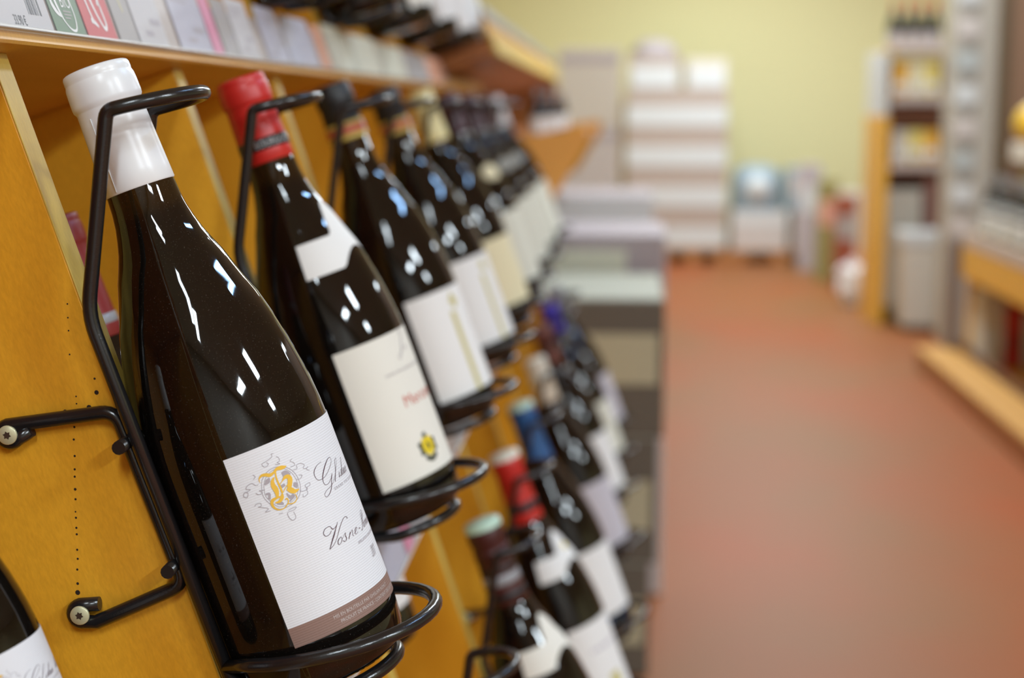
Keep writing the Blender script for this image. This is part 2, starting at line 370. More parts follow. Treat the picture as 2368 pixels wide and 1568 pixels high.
# small hand-written alphabet, x-height 1
HAND={'i':([[(0,.9,.12),(-.02,.15,.12),(.15,0,.07),(.45,.3,.04)],[(.05,1.45,.13),(.07,1.5,.13)]],.5),
 's':([[(0,.1,.05),(.38,1.05,.05),(.42,.75,.1),(.5,.3,.13),(.28,0,.07),(.02,.14,.12)]],.62),
 'l':([[(0,.3,.04),(.4,1.7,.05),(.42,2.7,.05),(.28,2.8,.07),(.12,2.1,.12),(.08,.3,.12),(.25,0,.07),(.5,.3,.04)]],.5),
 'a':([[(.58,.85,.05),(.3,1,.06),(.02,.55,.12),(.12,.03,.09),(.4,.2,.05),(.62,.95,.06),(.58,.2,.12),(.72,0,.07),(.95,.3,.04)]],.92),
 'n':([[(.02,.95,.12),(.0,0,.12)],[(.02,.5,.04),(.32,.98,.06),(.5,.8,.12),(.48,.15,.12),(.62,0,.06),(.86,.3,.04)]],.86),
 'o':([[(.4,1,.05),(.05,.7,.12),(.03,.2,.12),(.25,0,.06),(.55,.4,.07),(.5,.85,.07),(.38,1,.05),(.75,.8,.04)]],.76),
 'h':([[(0,.3,.04),(.4,1.8,.05),(.4,2.7,.05),(.25,2.75,.08),(.08,1.8,.12),(.0,0,.12)],[(.02,.5,.04),(.32,.98,.06),(.5,.8,.12),(.48,.15,.12),(.62,0,.06),(.86,.3,.04)]],.86),
 'u':([[(.02,.95,.12),(0,.2,.12),(.2,0,.07),(.5,.4,.05),(.56,.95,.1),(.54,.15,.12),(.68,0,.07),(.9,.3,.04)]],.9),
 't':([[(.1,1.9,.1),(.05,.2,.12),(.2,0,.07),(.45,.3,.04)],[(-.15,1.05,.06),(.4,1.1,.06)]],.48),
 'm':([[(.02,.95,.12),(0,0,.12)],[(.02,.5,.04),(.28,.98,.06),(.42,.8,.12),(.4,0,.12)],[(.42,.5,.04),(.7,.98,.06),(.85,.8,.12),(.83,.15,.12),(.95,0,.06),(1.15,.3,.04)]],1.16),
 'e':([[(.02,.4,.04),(.45,.75,.05),(.35,1,.06),(.08,.7,.12),(.08,.2,.12),(.25,0,.07),(.55,.3,.04)]],.56),
 'c':([[(.45,.8,.1),(.35,1,.06),(.05,.6,.12),(.1,.1,.11),(.28,0,.07),(.55,.3,.04)]],.54),
 'r':([[(.02,.95,.12),(0,0,.12)],[(.02,.5,.04),(.3,1,.06),(.45,.9,.12)]],.5),
 'y':([[(.02,.95,.12),(0,.2,.12),(.2,0,.07),(.5,.4,.05),(.56,.95,.1),(.5,-.6,.1),(.2,-1.1,.06),(.05,-.7,.04),(.7,.2,.04)]],.72),
 'K':([[(.2,2.6,.1),(.1,1.2,.18),(-.1,0,.12)],[(1.1,2.6,.1),(.6,1.9,.08),(.12,1.35,.07),(.5,.7,.16),(.8,.05,.12),(1.1,.2,.05)]],1.1),
 'R':([[(.0,1.5,.06),(-.3,2.2,.08),(.1,2.9,.06),(.8,2.7,.1),(.9,2.1,.14),(.5,1.5,.08),(.3,1.45,.06),(.7,.9,.14),(.9,.1,.12),(1.2,.1,.06)],[(.35,2.5,.12),(.25,1.2,.16),(.05,.1,.1),(-.3,-.2,.08),(-.45,.1,.12)]],1.15),
 'J':([[(-.3,2.4,.06),(.2,2.9,.08),(.8,2.8,.1),(.5,1.2,.16),(.2,-.6,.12),(-.3,-1,.08),(-.45,-.5,.06),(.7,.3,.05)]],.8),
 'M':([[(-.2,.1,.14),(.1,0,.08),(.45,2.4,.08),(.6,.2,.16),(1.1,2.4,.08),(1.1,.2,.16),(1.35,0,.08),(1.6,.3,.05)]],1.5),
 '2':([[(.02,2.0,.12),(.25,2.5,.07),(.55,2.1,.12),(.05,.2,.07),(.35,.2,.12),(.65,.05,.06)]],.75),
 '0':([[(.35,2.5,.06),(.08,1.8,.12),(.1,.4,.12),(.3,0,.06),(.58,.7,.12),(.56,2,.12),(.35,2.5,.06)]],.75),
 '1':([[(.0,2.0,.06),(.28,2.5,.08),(.22,0,.13)]],.55),
 '-':([[(.05,.5,.16),(.45,.55,.16)]],.6),' ':([],.7)}
HAND['é']=(HAND['e'][0]+[[(.3,1.3,.12),(.5,1.6,.08)]],.56)
def hand(txt, u, v, xh, slant=.85, k=1.0, wk=1.0):
    out=[];x=0
    for ch in txt:
        S_,adv=HAND[ch]
        for s in S_: out.append([(u+(x+a+slant*b*.9)*xh*k, v+b*xh, w_*xh*wk) for a,b,w_ in s])
        x+=adv+.08
    return out

TILT=R(19.69)
def new_bottle(label, loc, tilt=TILT, spin=0, scale=1, cap=K_black, cat='bottle', group=None, z0=.2405, name='wine_bottle', gm=None):
    b=empty(name,loc,(0,-tilt,R(spin)),label,cat,group); b.scale=(scale,)*3
    link('glass',gm or ME_glass,b)
    c=link('capsule',capsule_mesh(cap,z0),b)
    return b,c
LA=5.5     # left edge of the white label, degrees
ART={}
def vosne(b):
    """white laid label with taupe foot band, gilt monogram and plum script"""
    if not ART:
        ART['label']=rect('label',LA,LA+136,.0335,.1146,M_laid,.0003,56,10)
        ART['label_band']=rect('label_band',LA,LA+136,.0242,.0335,M_band,.0003,56,3)
        ART['emblem']=ribbons('emblem',ART_GOLD,M_gold,LA,.00055)
        ART['emblem_scrolls']=ribbons('emblem_scrolls',ART_GREY,M_greyink,LA,.00045)
        L=ART_G+hand('islain',53.0,85.9,2.55,.8)+hand('Kohut',71.0,85.9,2.55,.8)+ART_V+hand('Romanée',56.5,59.1,2.55,.8)+hand('2011',56.2,44.9,2.0,.35,.9)
        ART['script_lettering']=ribbons('script_lettering',L,M_ink,LA,.0005)
        ART['small_print']=text_wrap('small_print',[('GRAND VIN DE BOURGOGNE',46.0,82.0,1.25,'LEFT',1.5,1),('APPELLATION VOSNE-ROMANÉE CONTRÔLÉE',48.4,54.3,1.25,'LEFT',1.0,.85)],M_greyink,LA)
        ART['band_text']=text_wrap('band_text',[('MIS EN BOUTEILLE PAR GHISLAIN KOHUT',20.8,29.7,1.55,'LEFT',1.0,.92),('PRODUIT DE FRANCE - CONTIENT DES SULFITES',23.5,26.7,1.55,'LEFT',1.0,.92)],M_textgrey,LA,.0004)
        ART['back_label']=rect('back_label',-150,-80,.026,.113,M_offwhite,.0004,20,4)
    lab=link('label',ART['label'],b); tag(lab,'white ribbed paper label with gilt monogram and script')
    link('label_band',ART['label_band'],lab); link('emblem',ART['emblem'],lab); link('emblem_scrolls',ART['emblem_scrolls'],lab)
    link('script_lettering',ART['script_lettering'],lab); link('small_print',ART['small_print'],lab); link('band_text',ART['band_text'],lab)
    link('back_label',ART['back_label'],b)
def plain_label(b, m, a0=6, a1=140, z0=.024, z1=.112):
    k=('L',m.name,a0,a1,z0,z1)
    if k not in ART: ART[k]=rect('label',a0,a1,z0,z1,m,.0003,36,5)
    return link('label',ART[k],b)
def back_label(b):
    if 'bl' not in ART: ART['bl']=rect('back_label',-150,-84,.026,.108,M_offwhite,.0004,16,4)
    link('back_label',ART['bl'],b)
def neck_label(b, m, kind='butterfly', a=60):
    k=('N',m.name,kind,a)
    if k not in ART:
        rows=[]
        if kind=='butterfly':   # square wings either side of a raised, arched centre
            zc=.178
            for i in range(13):
                f=i/12; t=f*2-1
                pass
            V=[];F=[];nu=36;nv=6
            for s in range(2):
                for i in range(nu+1):
                    u=-1+2*i/nu; au=abs(u)
                    lo=zc-.0125+.020*max(0,1-(au/.42)**2)*.55; hi=zc+.0095+.022*max(0,1-(au/.34)**2)**.7
                    for j in range(nv+1):
                        V.append(wrap_ang(R(a+72*u), lo+(hi-lo)*j/nv, .0005 if s==0 else .0001))
            for i in range(nu):
                for j in range(nv):
                    p=i*(nv+1)+j; F.append((p,p+nv+1,p+nv+2,p+1))
            ART[k]=mesh('neck_label',V,F,m)
        else:                   # oval seal
            V=[];F=[];n=24
            V.append(wrap_ang(R(a),.176,.0006))
            for q in (.4,.75,1):
                for i in range(n):
                    t=2*pi*i/n; V.append(wrap_ang(R(a+26*q*cos(t)),.176+.0115*q*sin(t),.0006 if q<1 else .0002))
            for i in range(n): F.append((0,1+i,1+(i+1)%n))
            for q in range(2):
                for i in range(n): F.append((1+q*n+i,1+(q+1)*n+i,1+(q+1)*n+(i+1)%n,1+q*n+(i+1)%n))
            ART[k]=mesh('neck_label',V,F,m,True)
    return link('neck_label',ART[k],b)
def stripe(lab, m, a0, a1, z0, z1, name='gold_stripe', off=.0005):
    k=('S',name,m.name,a0,a1,z0,z1)
    if k not in ART: ART[k]=rect(name,a0,a1,z0,z1,m,off,6,4)
    return link(name,ART[k],lab)

# ------------------------------------------------------------------ the setting
M_floor = mat('terracotta_floor', s2l((134,88,50)), .5, spec=.13, var=(1.1, s2l((152,78,38)), (1,.6,1)))
M_wall = S('pale_yellow_paint', (226,218,166), .8, bump=(60,.1,(1,1,1)))
M_ceil = S('white_ceiling', (232,232,230), .85)
M_greywall = S('dim_wall', (190,186,178), .8)
def struct(name, b, m, bevel=0):
    o=box(name,b,m,None,bevel); tag(o,kind='structure'); return o
struct('floor',(-1.6,6.5,-4,13.6,-.05,0),M_floor)
struct('wall_back',(-1.6,6.5,13.5,13.6,0,3.2),M_wall)
struct('wall_left',(-1.7,-1.6,-4,13.6,0,3.2),M_wall)
struct('wall_right',(6.5,6.6,-4,13.6,0,3.2),M_wall)
struct('wall_front',(-1.6,6.5,-4.1,-4,0,3.2),M_greywall)
struct('ceiling',(-1.7,6.6,-4.1,13.6,3.15,3.2),M_ceil)

# ------------------------------------------------------------------ the wine rack
RT=R(18.5); YAW=R(.5); P_=.372
RO=Vector((-.281,.7155,1.2239))
RM=Matrix.Rotation(YAW,3,'Z')@Matrix.Rotation(-RT,3,'Y')
def rw(x,Y,z): return RO+RM@Vector((x,Y-.7155,z))
rack=empty('wine_rack',RO,(0,-RT,YAW),'long sloping varnished wooden wine rack with dividers along the left side','rack')
def rk(name,b,m,bevel=.0012):
    x0,x1,y0,y1,z0,z1=b; return box(name,(x0,x1,y0-.7155,y1-.7155,z0,z1),m,rack,bevel)
Y0,Y1=-.35,3.2
DIV=[.7155+.295*k for k in range(-4,9)]
for j in (-1,0,1):
    zz=-P_*j
    rk('shelf_board',(-.30,.0125,Y0,Y1,zz,zz+.020),M_board)
rk('shelf_board',(-.30,.0125,Y0,Y1,-2*P_,-2*P_+.02),M_board)
us=empty('deep_shelf',RO,(0,-RT,YAW),'deep brown overhead shelf with pale front lip beyond the near rack','shelf')
rk('shelf_board',(-.10,.098,2.56,5.4,.0295,.0555),M_brownwood).parent=us
rk('front_lip',(.098,.104,2.56,5.4,.027,.060),M_edge).parent=us
rk('fascia',(.094,.099,2.58,5.4,.060,.100),M_board).parent=us
rk('grey_rail',(.099,.103,2.58,5.4,.088,.112),S('grey_rail',(140,138,132),.4)).parent=us
rk('end_panel',(-.10,.09,5.37,5.4,-.20,.03),M_brownwood).parent=us
ME_holes={}
for row in (-1,0,1):
    zb=-P_*(row+1)+.02; zt=-P_*row
    for k,yf in enumerate(DIV):
        d=rk('divider',(-.30,-.0006,yf-.019,yf,zb,zt),M_wood,.0006)
        e=rk('edge_strip',(-.0007,0,yf-.019,yf,zb,zt),M_edge,.0002); e.parent=d; e.location=(0,0,0)
        if row==0 and k==4:
            V=[];F=[]
            H=[(-.0067,-.1153,.00028),(-.0087,-.1212,.00028),(-.0105,-.1268,.00028),(-.0139,-.1371,.00028),(-.0179,-.156,.00028),(-.0189,-.1592,.00028),(-.0237,-.169,.00038),(-.026,-.1743,.00038),(-.0283,-.1816,.00038),(-.0305,-.1874,.00038),(-.0317,-.1906,.00038),(-.0336,-.1962,.00047),(-.0351,-.2006,.00038),(-.0372,-.2061,.00028),(-.038,-.2088,.00038),(-.0395,-.2133,.00038),(-.0404,-.2162,.00038),(-.0428,-.2231,.00038),(-.0441,-.2272,.00038),(-.0461,-.2319,.00038),(-.0483,-.2382,.00047),(-.0498,-.2422,.00085),(-.0083,-.1572,.00076),(-.014,-.1626,.00085),(-.0252,-.1611,.00076),(-.0069,-.151,.00038)]
            yy=yf-.019-.7155
            for hx,hz,r in H:
                r*=1.25; b=len(V)
                for q in range(8): V.append((hx+r*cos(q*pi/4),yy-.00012,hz+r*1.1*sin(q*pi/4)))
                for q in range(8): V.append((hx+r*1.3*cos(q*pi/4),yy+.0002,hz+r*1.3*sin(q*pi/4)))
                F.append(tuple(b+q for q in range(8)))
                for q in range(8): F.append((b+q,b+8+q,b+8+(q+1)%8,b+(q+1)%8))
            o=link('drill_holes',mesh('drill_holes',V,F,M_hole),d); tag(o,kind='stuff')
    rk('back_panel',(-.315,-.30,Y0,Y1,zb-.02,zt+.02),M_wood,.001)
# plinth cabinet under the rack, set back
M_plinth=S('dark_plinth',(70,58,46),.6)
pl=rw(-.02,.7155,-2*P_)
tag(box('rack_plinth',(-.6,pl.x-.04,Y0,3.15,.0,pl.z-.09),M_plinth),'dark plinth cabinet under the sloping wine rack','cabinet')

# price rail: grey backing strip and a clear front film on the board edges
M_rail=S('rail_backing_plastic',(166,148,136),.45)
def clear(name,fac,tint=(.85,.85,.9)):
    m=bpy.data.materials.new(name); m.use_nodes=True; nt=m.node_tree; b=nt.nodes['Principled BSDF']
    b.inputs['Base Color'].default_value=(*tint,1); b.inputs['Roughness'].default_value=.25
    t=nt.nodes.new('ShaderNodeBsdfTransparent'); mx=nt.nodes.new('ShaderNodeMixShader'); mx.inputs[0].default_value=fac
    nt.links.new(t.outputs[0],mx.inputs[1]); nt.links.new(b.outputs[0],mx.inputs[2]); nt.links.new(mx.outputs[0],nt.nodes['Material Output'].inputs[0])
    return m
M_film=clear('clear_rail_film',.045)
for j,ye in ((0,2.55),(1,3.2)):
    zz=-P_*j
    rl=rk('price_rail',(.0126,.0134,Y0,ye,zz+.0062,zz+.040),M_rail,.0002)
    f=rk('rail_film',(.0152,.0158,Y0,ye,zz+.0056,zz+.046),M_film,0); f.parent=rl
    f=rk('rail_lip',(.0128,.0166,Y0,ye,zz+.0050,zz+.0066),clear('rail_lip_plastic',.55,(.75,.74,.7)) if j==0 else bpy.data.materials['rail_lip_plastic'],.0003); f.parent=rl

# ---- price cards standing in the rail
M_card=paper('card_white',(196,193,194)); M_card_g=S('card_green',(98,126,90),.6); M_card_r=S('card_red',(196,60,58),.6); M_card_p=S('card_pink',(214,130,160),.6)
M_card_l=paper('card_lilac',(184,182,194)); M_card_y=paper('card_ivory',(204,202,180)); M_card_gr=paper('card_grey',(168,162,158)); M_card_o=S('card_salmon',(216,150,112),.6)
def card(y0,y1,ztop,m,label,row=0,group=None,lines=None,zb=.0068):
    zz=-P_*row
    c=empty('price_card',rw(.0142,y0,zz+zb),(0,-RT,YAW),label,'price card',group)
    box('card',(-.00015,.00015,0,y1-y0,0,ztop-zb),m,c,0)
    if lines:
        V=[];F=[]
        for (a,b_,z0,z1) in lines:
            q=len(V); V+= [(.0003,a,z0),(.0003,b_,z0),(.0003,b_,z1),(.0003,a,z1)]; F.append((q,q+1,q+2,q+3))
        link('print',mesh('print',V,F,M_greyink),c)
    return c
def flat_text(name,txt,h,m,parent,y,z,x=.0003,sx=1,align='LEFT'):
    v2,f=text_geo(txt,h/.69,align,1,0,sx)
    return link(name,mesh(name,[(x,y+a,z+b) for a,b in v2],f,m),parent)
def flat_strokes(name,St,m,parent,x=.0003):
    V=[];F=[]
    for S_ in St:
        P=catmull(S_,6); b=len(V); N=len(P)
        for i,(u,v,wd) in enumerate(P):
            x0,y0,_=P[max(i-1,0)];x1,y1,_=P[min(i+1,N-1)]; dx,dy=x1-x0,y1-y0; L=math.hypot(dx,dy) or 1
            for s in (-.5,.5): V.append((x,(u-dy/L*wd*s)/1000,(v+dx/L*wd*s)/1000))
        for i in range(N-1): F.append((b+2*i,b+2*i+1,b+2*i+3,b+2*i+2))
    return link(name,mesh(name,V,F,m),parent)
c=card(.60,.748,.052,M_card,'white price card reading 33.90 € at the left end of the rail')
flat_text('price_text','33.90 €',.0046,M_blackink,c,.0990,.0012,sx=.74)
bars=[];yy=.121
for i,wd in enumerate([1,2,1,1,3,1,2,1,1,2,3,1,1,2,1,3,1,1,2,1]):
    q=wd*.00042
    if i%2==0: bars.append((yy,yy+q,.0070,.0150))
    yy+=q*1.35
V=[];F=[]
for (a,b_,z0,z1) in bars:
    q=len(V); V+=[(.0003,a,z0),(.0003,b_,z0),(.0003,b_,z1),(.0003,a,z1)]; F.append((q,q+1,q+2,q+3))
link('barcode',mesh('barcode',V,F,M_blackink),c)
c=card(.7525,.795,.052,M_card_g,'green card with a leaf logo and BIO beside the 33.90 card')
flat_text('lettering','BIO',.0068,M_white,c,.0170,.0135,sx=.95)
flat_strokes('leaf_logo',[[(6,19,1.2),(5,15,3.0),(8,11,3.2),(13,8.5,1)],[(11,22,1),(11,16,2.8),(13,10.5,2.4),(16,6,1.2),(22,2.4,1.3),(29,2.6,1.4),(33,9,1.4),(32.5,17,1.4),(30,25,1.4)]],M_white,c)
flat_strokes('small_print',[[(18,11.5,.8),(29,11.5,.8)],[(18,9.8,.8),(29,9.8,.8)],[(18,8.1,.8),(26,8.1,.8)]],M_card_gr,c)
c=card(.7985,.846,.052,M_card_r,'red card with white stroke lettering next to the green card')
flat_strokes('lettering',[[(9,34,2),(12,24,2.2),(14,14,2.2),(16,8.5,2.2)],[(12,9,2.6),(16,8.5,3),(21,6,1.6)],[(19,30,1.5),(21,22,3),(24,14,2.4),(28.5,7,2.2),(32,5.4,2.4),(35,8.5,2.4),(34.5,16,2.4),(33,26,2.2),(32,34,2)],[(31,20,3),(35,18,2.5)],[(14,27,2),(22,29,2),(30,27,2)]],M_white,c)
TX=lambda w_,h: [(w_*.1,w_*.75,h*.80,h*.84),(w_*.1,w_*.6,h*.70,h*.735),(w_*.55,w_*.9,h*.28,h*.36),(w_*.3,w_*.55,h*.12,h*.19)]
card(.852,.886,.049,M_card_gr,'grey clear-pocket card with a faint gold mark beside the red card',lines=None)
for o in [bpy.data.objects['price_card.003']]:
    flat_strokes('gold_mark',[[(14,30,1.6),(18,24,2),(20,17,1.6)]],M_gold2,o)
card(.889,.946,.052,M_card,'wide white price card right of the grey pocket',lines=TX(.057,.045))
card(.974,1.052,.052,M_card_l,'wide pale lilac price card before the pink card',lines=TX(.078,.045))
card(1.0555,1.081,.050,M_card_p,'narrow pink card in the price rail')
card(1.087,1.128,.048,M_card_gr,'grey card just after the narrow pink card',lines=TX(.04,.04))
card(1.132,1.196,.0515,M_card,'tall white card second after the pink card',lines=TX(.06,.045))
card(1.226,1.305,.0515,M_card_l,'tall lilac card above the black capped bottles',lines=TX(.075,.045))
card(1.314,1.436,.050,M_card_l,'long pale card in the middle of the rail')
card(1.452,1.500,.048,M_card_o,'thin salmon card dividing lilac from ivory cards')
card(1.512,1.650,.052,M_card_y,'long ivory card after the salmon card')
card(1.66,1.84,.050,M_card_y,'second ivory card, farther along the rail')
card(1.85,2.06,.048,M_card_y,'third ivory card, near the end of the rail')
card(2.08,2.30,.047,M_card_gr,'grey card just before the deep shelf begins')
card(2.32,2.52,.047,M_card_o,'salmon tinted card last in the rail, under the deep shelf')
for i,(a,b_,m,nm) in enumerate([(1.02,1.10,M_card_l,'lilac card in the lower rail under the red capped bottle'),(1.105,1.14,M_card_p,'pink card in the lower rail under the red capped bottle'),(1.145,1.24,M_card,'white card in the lower rail right of the pink one'),(1.29,1.40,M_card_l,'lower-rail lilac card under the first black capped bottle'),(1.47,1.62,M_card_gr,'lower-rail grey card under the second black capped bottle'),(1.75,2.0,M_card_o,'lower-rail salmon card near the cream capped bottle')]):
    card(a,b_,.050,m,nm,row=1)

# ------------------------------------------------------------------ wire bottle holders (bottle-local frame)
WR=.0033
def hoop(nc,rn,ry,h0,slope,a0=-118,a1=118,n=26):
    return [(nc+rn*cos(R(a)),ry*sin(R(a)),h0+slope*(nc+rn*cos(R(a)))) for a in [a0+(a1-a0)*i/n for i in range(n+1)]]
up_pts=[(-.0325,-.034,.015),(-.0325,-.034,.1945),(.0085,-.034,.2745)]
ringp=[(.0085,-.034,.2745)]+[(.010+.034*sin(R(a)),-.034*cos(R(a)),.2748-.0035*sin(R(a))) for a in range(0,181,12)]+[(.0085,.034,.2745)]
mir=[(x,-y,z) for (x,y,z) in up_pts][::-1]
path=fillet([up_pts[0],up_pts[1],up_pts[2]],.012)[:-1]
full=fillet([up_pts[0],up_pts[1],(.0085,-.034,.2750)]+[(.0100+.033*sin(R(a)),-.034*cos(R(a)),.2750-.0035*sin(R(a))) for a in range(10,171,16)]+[(.0085,.034,.2750)]+mir[1:],.010,5)
ME_up=tubes('upright_wire',[full],WR,M_wire,12)
hp=hoop(.008,.053,.0495,.0205,-.14)
ME_hoop=tubes('base_hoop',[[(-.0325,-.034,.024)]+hp+[(-.0325,.034,.024)]],WR,M_wire,12)
lp=[(-.0325,-.034,.022),(-.028,-.034,.002)]+[(.000+.036*cos(R(a)),.034*sin(R(a)),-.0045) for a in range(-90,91,12)]+[(-.028,.034,.002),(-.0325,.034,.022)]
ME_low=tubes('support_hoop',[fillet(lp,.006,4)],WR,M_wire,12)
ME_cross=[tubes('cross_bar',[[(-.0390,-.0415,h),(-.0390,.0415,h)]],WR*.95,M_wire,12) for h in (.1350,.0752)]
yM=-.0275
def curl(cx,cz,a0,a1,r=.0040): return [(cx+r*cos(R(a)),yM,cz+r*sin(R(a))) for a in [a0+(a1-a0)*i/14 for i in range(15)]]
mount=[(-.0790,yM,.1545)]+curl(-.0890,.1560,-50,-270)+[(-.0418,yM,.1505),(-.0387,yM,.1435),(-.0387,yM,.0725),(-.0425,yM,.0660),(-.084,yM,.0612)]+curl(-.0890,.0672,-80,-290)[1:]+[(-.0795,yM,.0688)]
full_m=mount[:16]+[tuple(p) for p in fillet([mount[15],(-.0392,yM,.1500),(-.0387,yM,.0650),mount[-16]],.007,6)][1:-1]+mount[-16:]
ME_mount=tubes('mounting_wire',[full_m],WR,M_wire,12)
ME_screw=lathe('screw',[(.0042,0),(.0045,.0006),(.0044,.0014),(.0041,.0017),(.0,.0017)],M_screw,24,cap=False)
ME_rec=mesh('screw_recess',[((.0020 if i%2 else .00125)*cos(i*pi/6),(.0020 if i%2 else .00125)*sin(i*pi/6),.00178) for i in range(12)],[tuple(range(12))],M_recess)
def holder(loc,label,group=None,simple=False):
    h=empty('wire_bottle_holder',loc,(0,-TILT,YAW),label,'bottle holder',group)
    link('upright_wire',ME_up,h); link('base_hoop',ME_hoop,h); link('support_hoop',ME_low,h)
    for m in ME_cross: link('cross_bar',m,h)
    link('mounting_wire',ME_mount,h)
    for (x,z) in ((-.0890,.1560),(-.0890,.0672)):
        s=link('screw',ME_screw,h,(x,yM-.0024,z),(R(90),0,0)); link('screw_recess',ME_rec,s)
    return h

# ------------------------------------------------------------------ bottles in the rack
def base(Y,row=0,dx=0,dz=0): return rw(.0408+dx,Y,-.3166-P_*row+dz)
b,c=new_bottle('large dark wine bottle with white capsule and white monogram label, frontmost in the rack',base(.72),z0=.2405,cap=K_white)
vosne(b)
link('capsule_seam',tubes('capsule_seam',[[wrap_ang(R(-22),z,.0009) for z in (.2415,.25,.262,.276)]],.00022,K_white,6),c)
holder(base(.72),'black wire holder around the frontmost white capped bottle, screwed to the divider')
b,c=new_bottle('small dark bottle with the monogram label cut off at the left edge of the picture',(-.2432,.62,.9075),scale=.64,spin=3,cap=K_white)
vosne(b)
b,c=new_bottle('dark wine bottle with red capsule, black band and yellow crest label',base(1.003),cap=K_red,z0=.243)
bd=link('capsule_band',band_mesh('capsule_band',K_black,.2505,.2583),c)
link('band_lettering',text_wrap('band_lettering',[('BOURGOGNE',-6,252.1,4.6,'LEFT',1.05,1.9),],S('band_lettering_print',(170,170,172),.5),0,.0012),bd)
l=plain_label(b,M_offwhite,5,142,.026,.1175)
tag(l,'off-white label with red gothic lettering and yellow crest')
link('script_lettering',ribbons('script_lettering',hand('J ',46,104,4.2,.5,1,1.2)+hand('os',51,104,2.6,.6),M_greyink,5),l)
link('small_print',text_wrap('small_print',[('GRANDS VINS DE BOURGOGNE DEPUIS',27,92.5,1.5,'LEFT',1,1)],M_greyink,5),l)
link('red_lettering',text_wrap('red_lettering',[('Mercurey',33,70.5,7.5,'LEFT',1,.95)],M_redink,5),l)
cr=link('crest',ribbons('crest',[[(33,46.5,3),(34.5,42,4),(34,38,4)],[(46.5,46.5,3),(45.5,42,4),(46,38,4)],[(38,49.5,3.5),(41,50.5,3)],[(35,36.5,3),(40,34,3.4),(45,36.5,3)]],M_darkgreen,5,.00045),l)
link('crest_shield',ribbons('crest_shield',[[(40,48.5,7.5),(40,44,10),(40,39.5,8.5),(40,36.5,2.5)]],M_yellow,5,.0006),l)
link('crest_mark',ribbons('crest_mark',[[(39,45,1),(40.5,42.5,2),(39.5,40.5,1)]],M_darkgreen,5,.0008),l)
neck_label(b,M_white,'butterfly',78); back_label(b)
holder(base(1.003),'black wire holder around the red capped bottle')
for Y,nm in ((1.325,'dark bottle with black and gold capsule and gold striped label, left of the pair'),(1.625,'dark bottle with black and gold capsule and gold striped label, right of the pair')):
    b,c=new_bottle(nm,base(Y),cap=K_black,z0=.250,group='twin black capped bottles')
    link('gold_band',band_mesh('gold_band',K_gold,.2505,.2545,.0012) if Y<1.4 else bpy.data.meshes['gold_band'],c)
    link('copper_band',band_mesh('copper_band',K_copper,.2548,.262,.0012) if Y<1.4 else bpy.data.meshes['copper_band'],c)
    link('gold_band',band_mesh('upper_gold_band',K_gold,.2623,.2652,.0012) if Y<1.4 else bpy.data.meshes['upper_gold_band'],c)
    l=plain_label(b,M_white,4,142,.022,.110); stripe(l,M_gold2,52,59,.022,.090)
    k='twin'
    if k not in ART: ART[k]=ribbons('gold_emblem',[[(40,100,5),(44,98,7),(48,96,5)],[(44,105,3),(44,92,4)]],M_gold2,4); ART['twt']=text_wrap('script_lettering',[('Bourgogne',64,72,4,'LEFT',1,.8),('Pinot Noir',62,44,3,'LEFT',1,.8)],M_greyink,4)
    link('gold_emblem',ART[k],l); link('script_lettering',ART['twt'],l); back_label(b)
    holder(base(Y),'black wire holder around the '+('left' if Y<1.4 else 'right')+' black and gold capped bottle')
# farther along row one
far=[(1.935,K_cream,M_cream,None,'dark bottle with cream capsule and yellowish label, fifth along the rack'),
     (2.235,K_purple,M_pale,'oval','dark bottle with purple capsule and round cream seal, sixth along the rack'),
     (2.53,K_purple,M_pale,'oval','dark bottle with purple capsule and pale label, seventh along the rack'),
     (2.83,K_maroon,M_pale,'oval','dark bottle with maroon capsule and pale label, eighth along the rack'),
     (3.11,K_white,M_pale,None,'dark bottle with white capsule at the far end of the rack')]
for Y,kc,ml,nk,nm in far:
    b,c=new_bottle(nm,base(Y),cap=kc,z0=.235 if kc is K_cream else .2405)
    plain_label(b,ml,4,142,.022 if ml is M_cream else .018,.104 if ml is M_cream else .118)
    if nk: neck_label(b,M_cream if Y<2.3 else S('grey_seal_paper',(150,148,138),.6),'oval',52)
    back_label(b)
    holder(base(Y),'black wire holder of the '+nm.split(' with ')[1].split(' and ')[0].split(' at ')[0]+{1.935:' bottle, fifth in its row',2.235:' bottle, sixth in its row',2.53:' bottle, seventh in its row',2.83:' bottle, eighth in its row',3.11:' bottle, last in its row'}[Y])
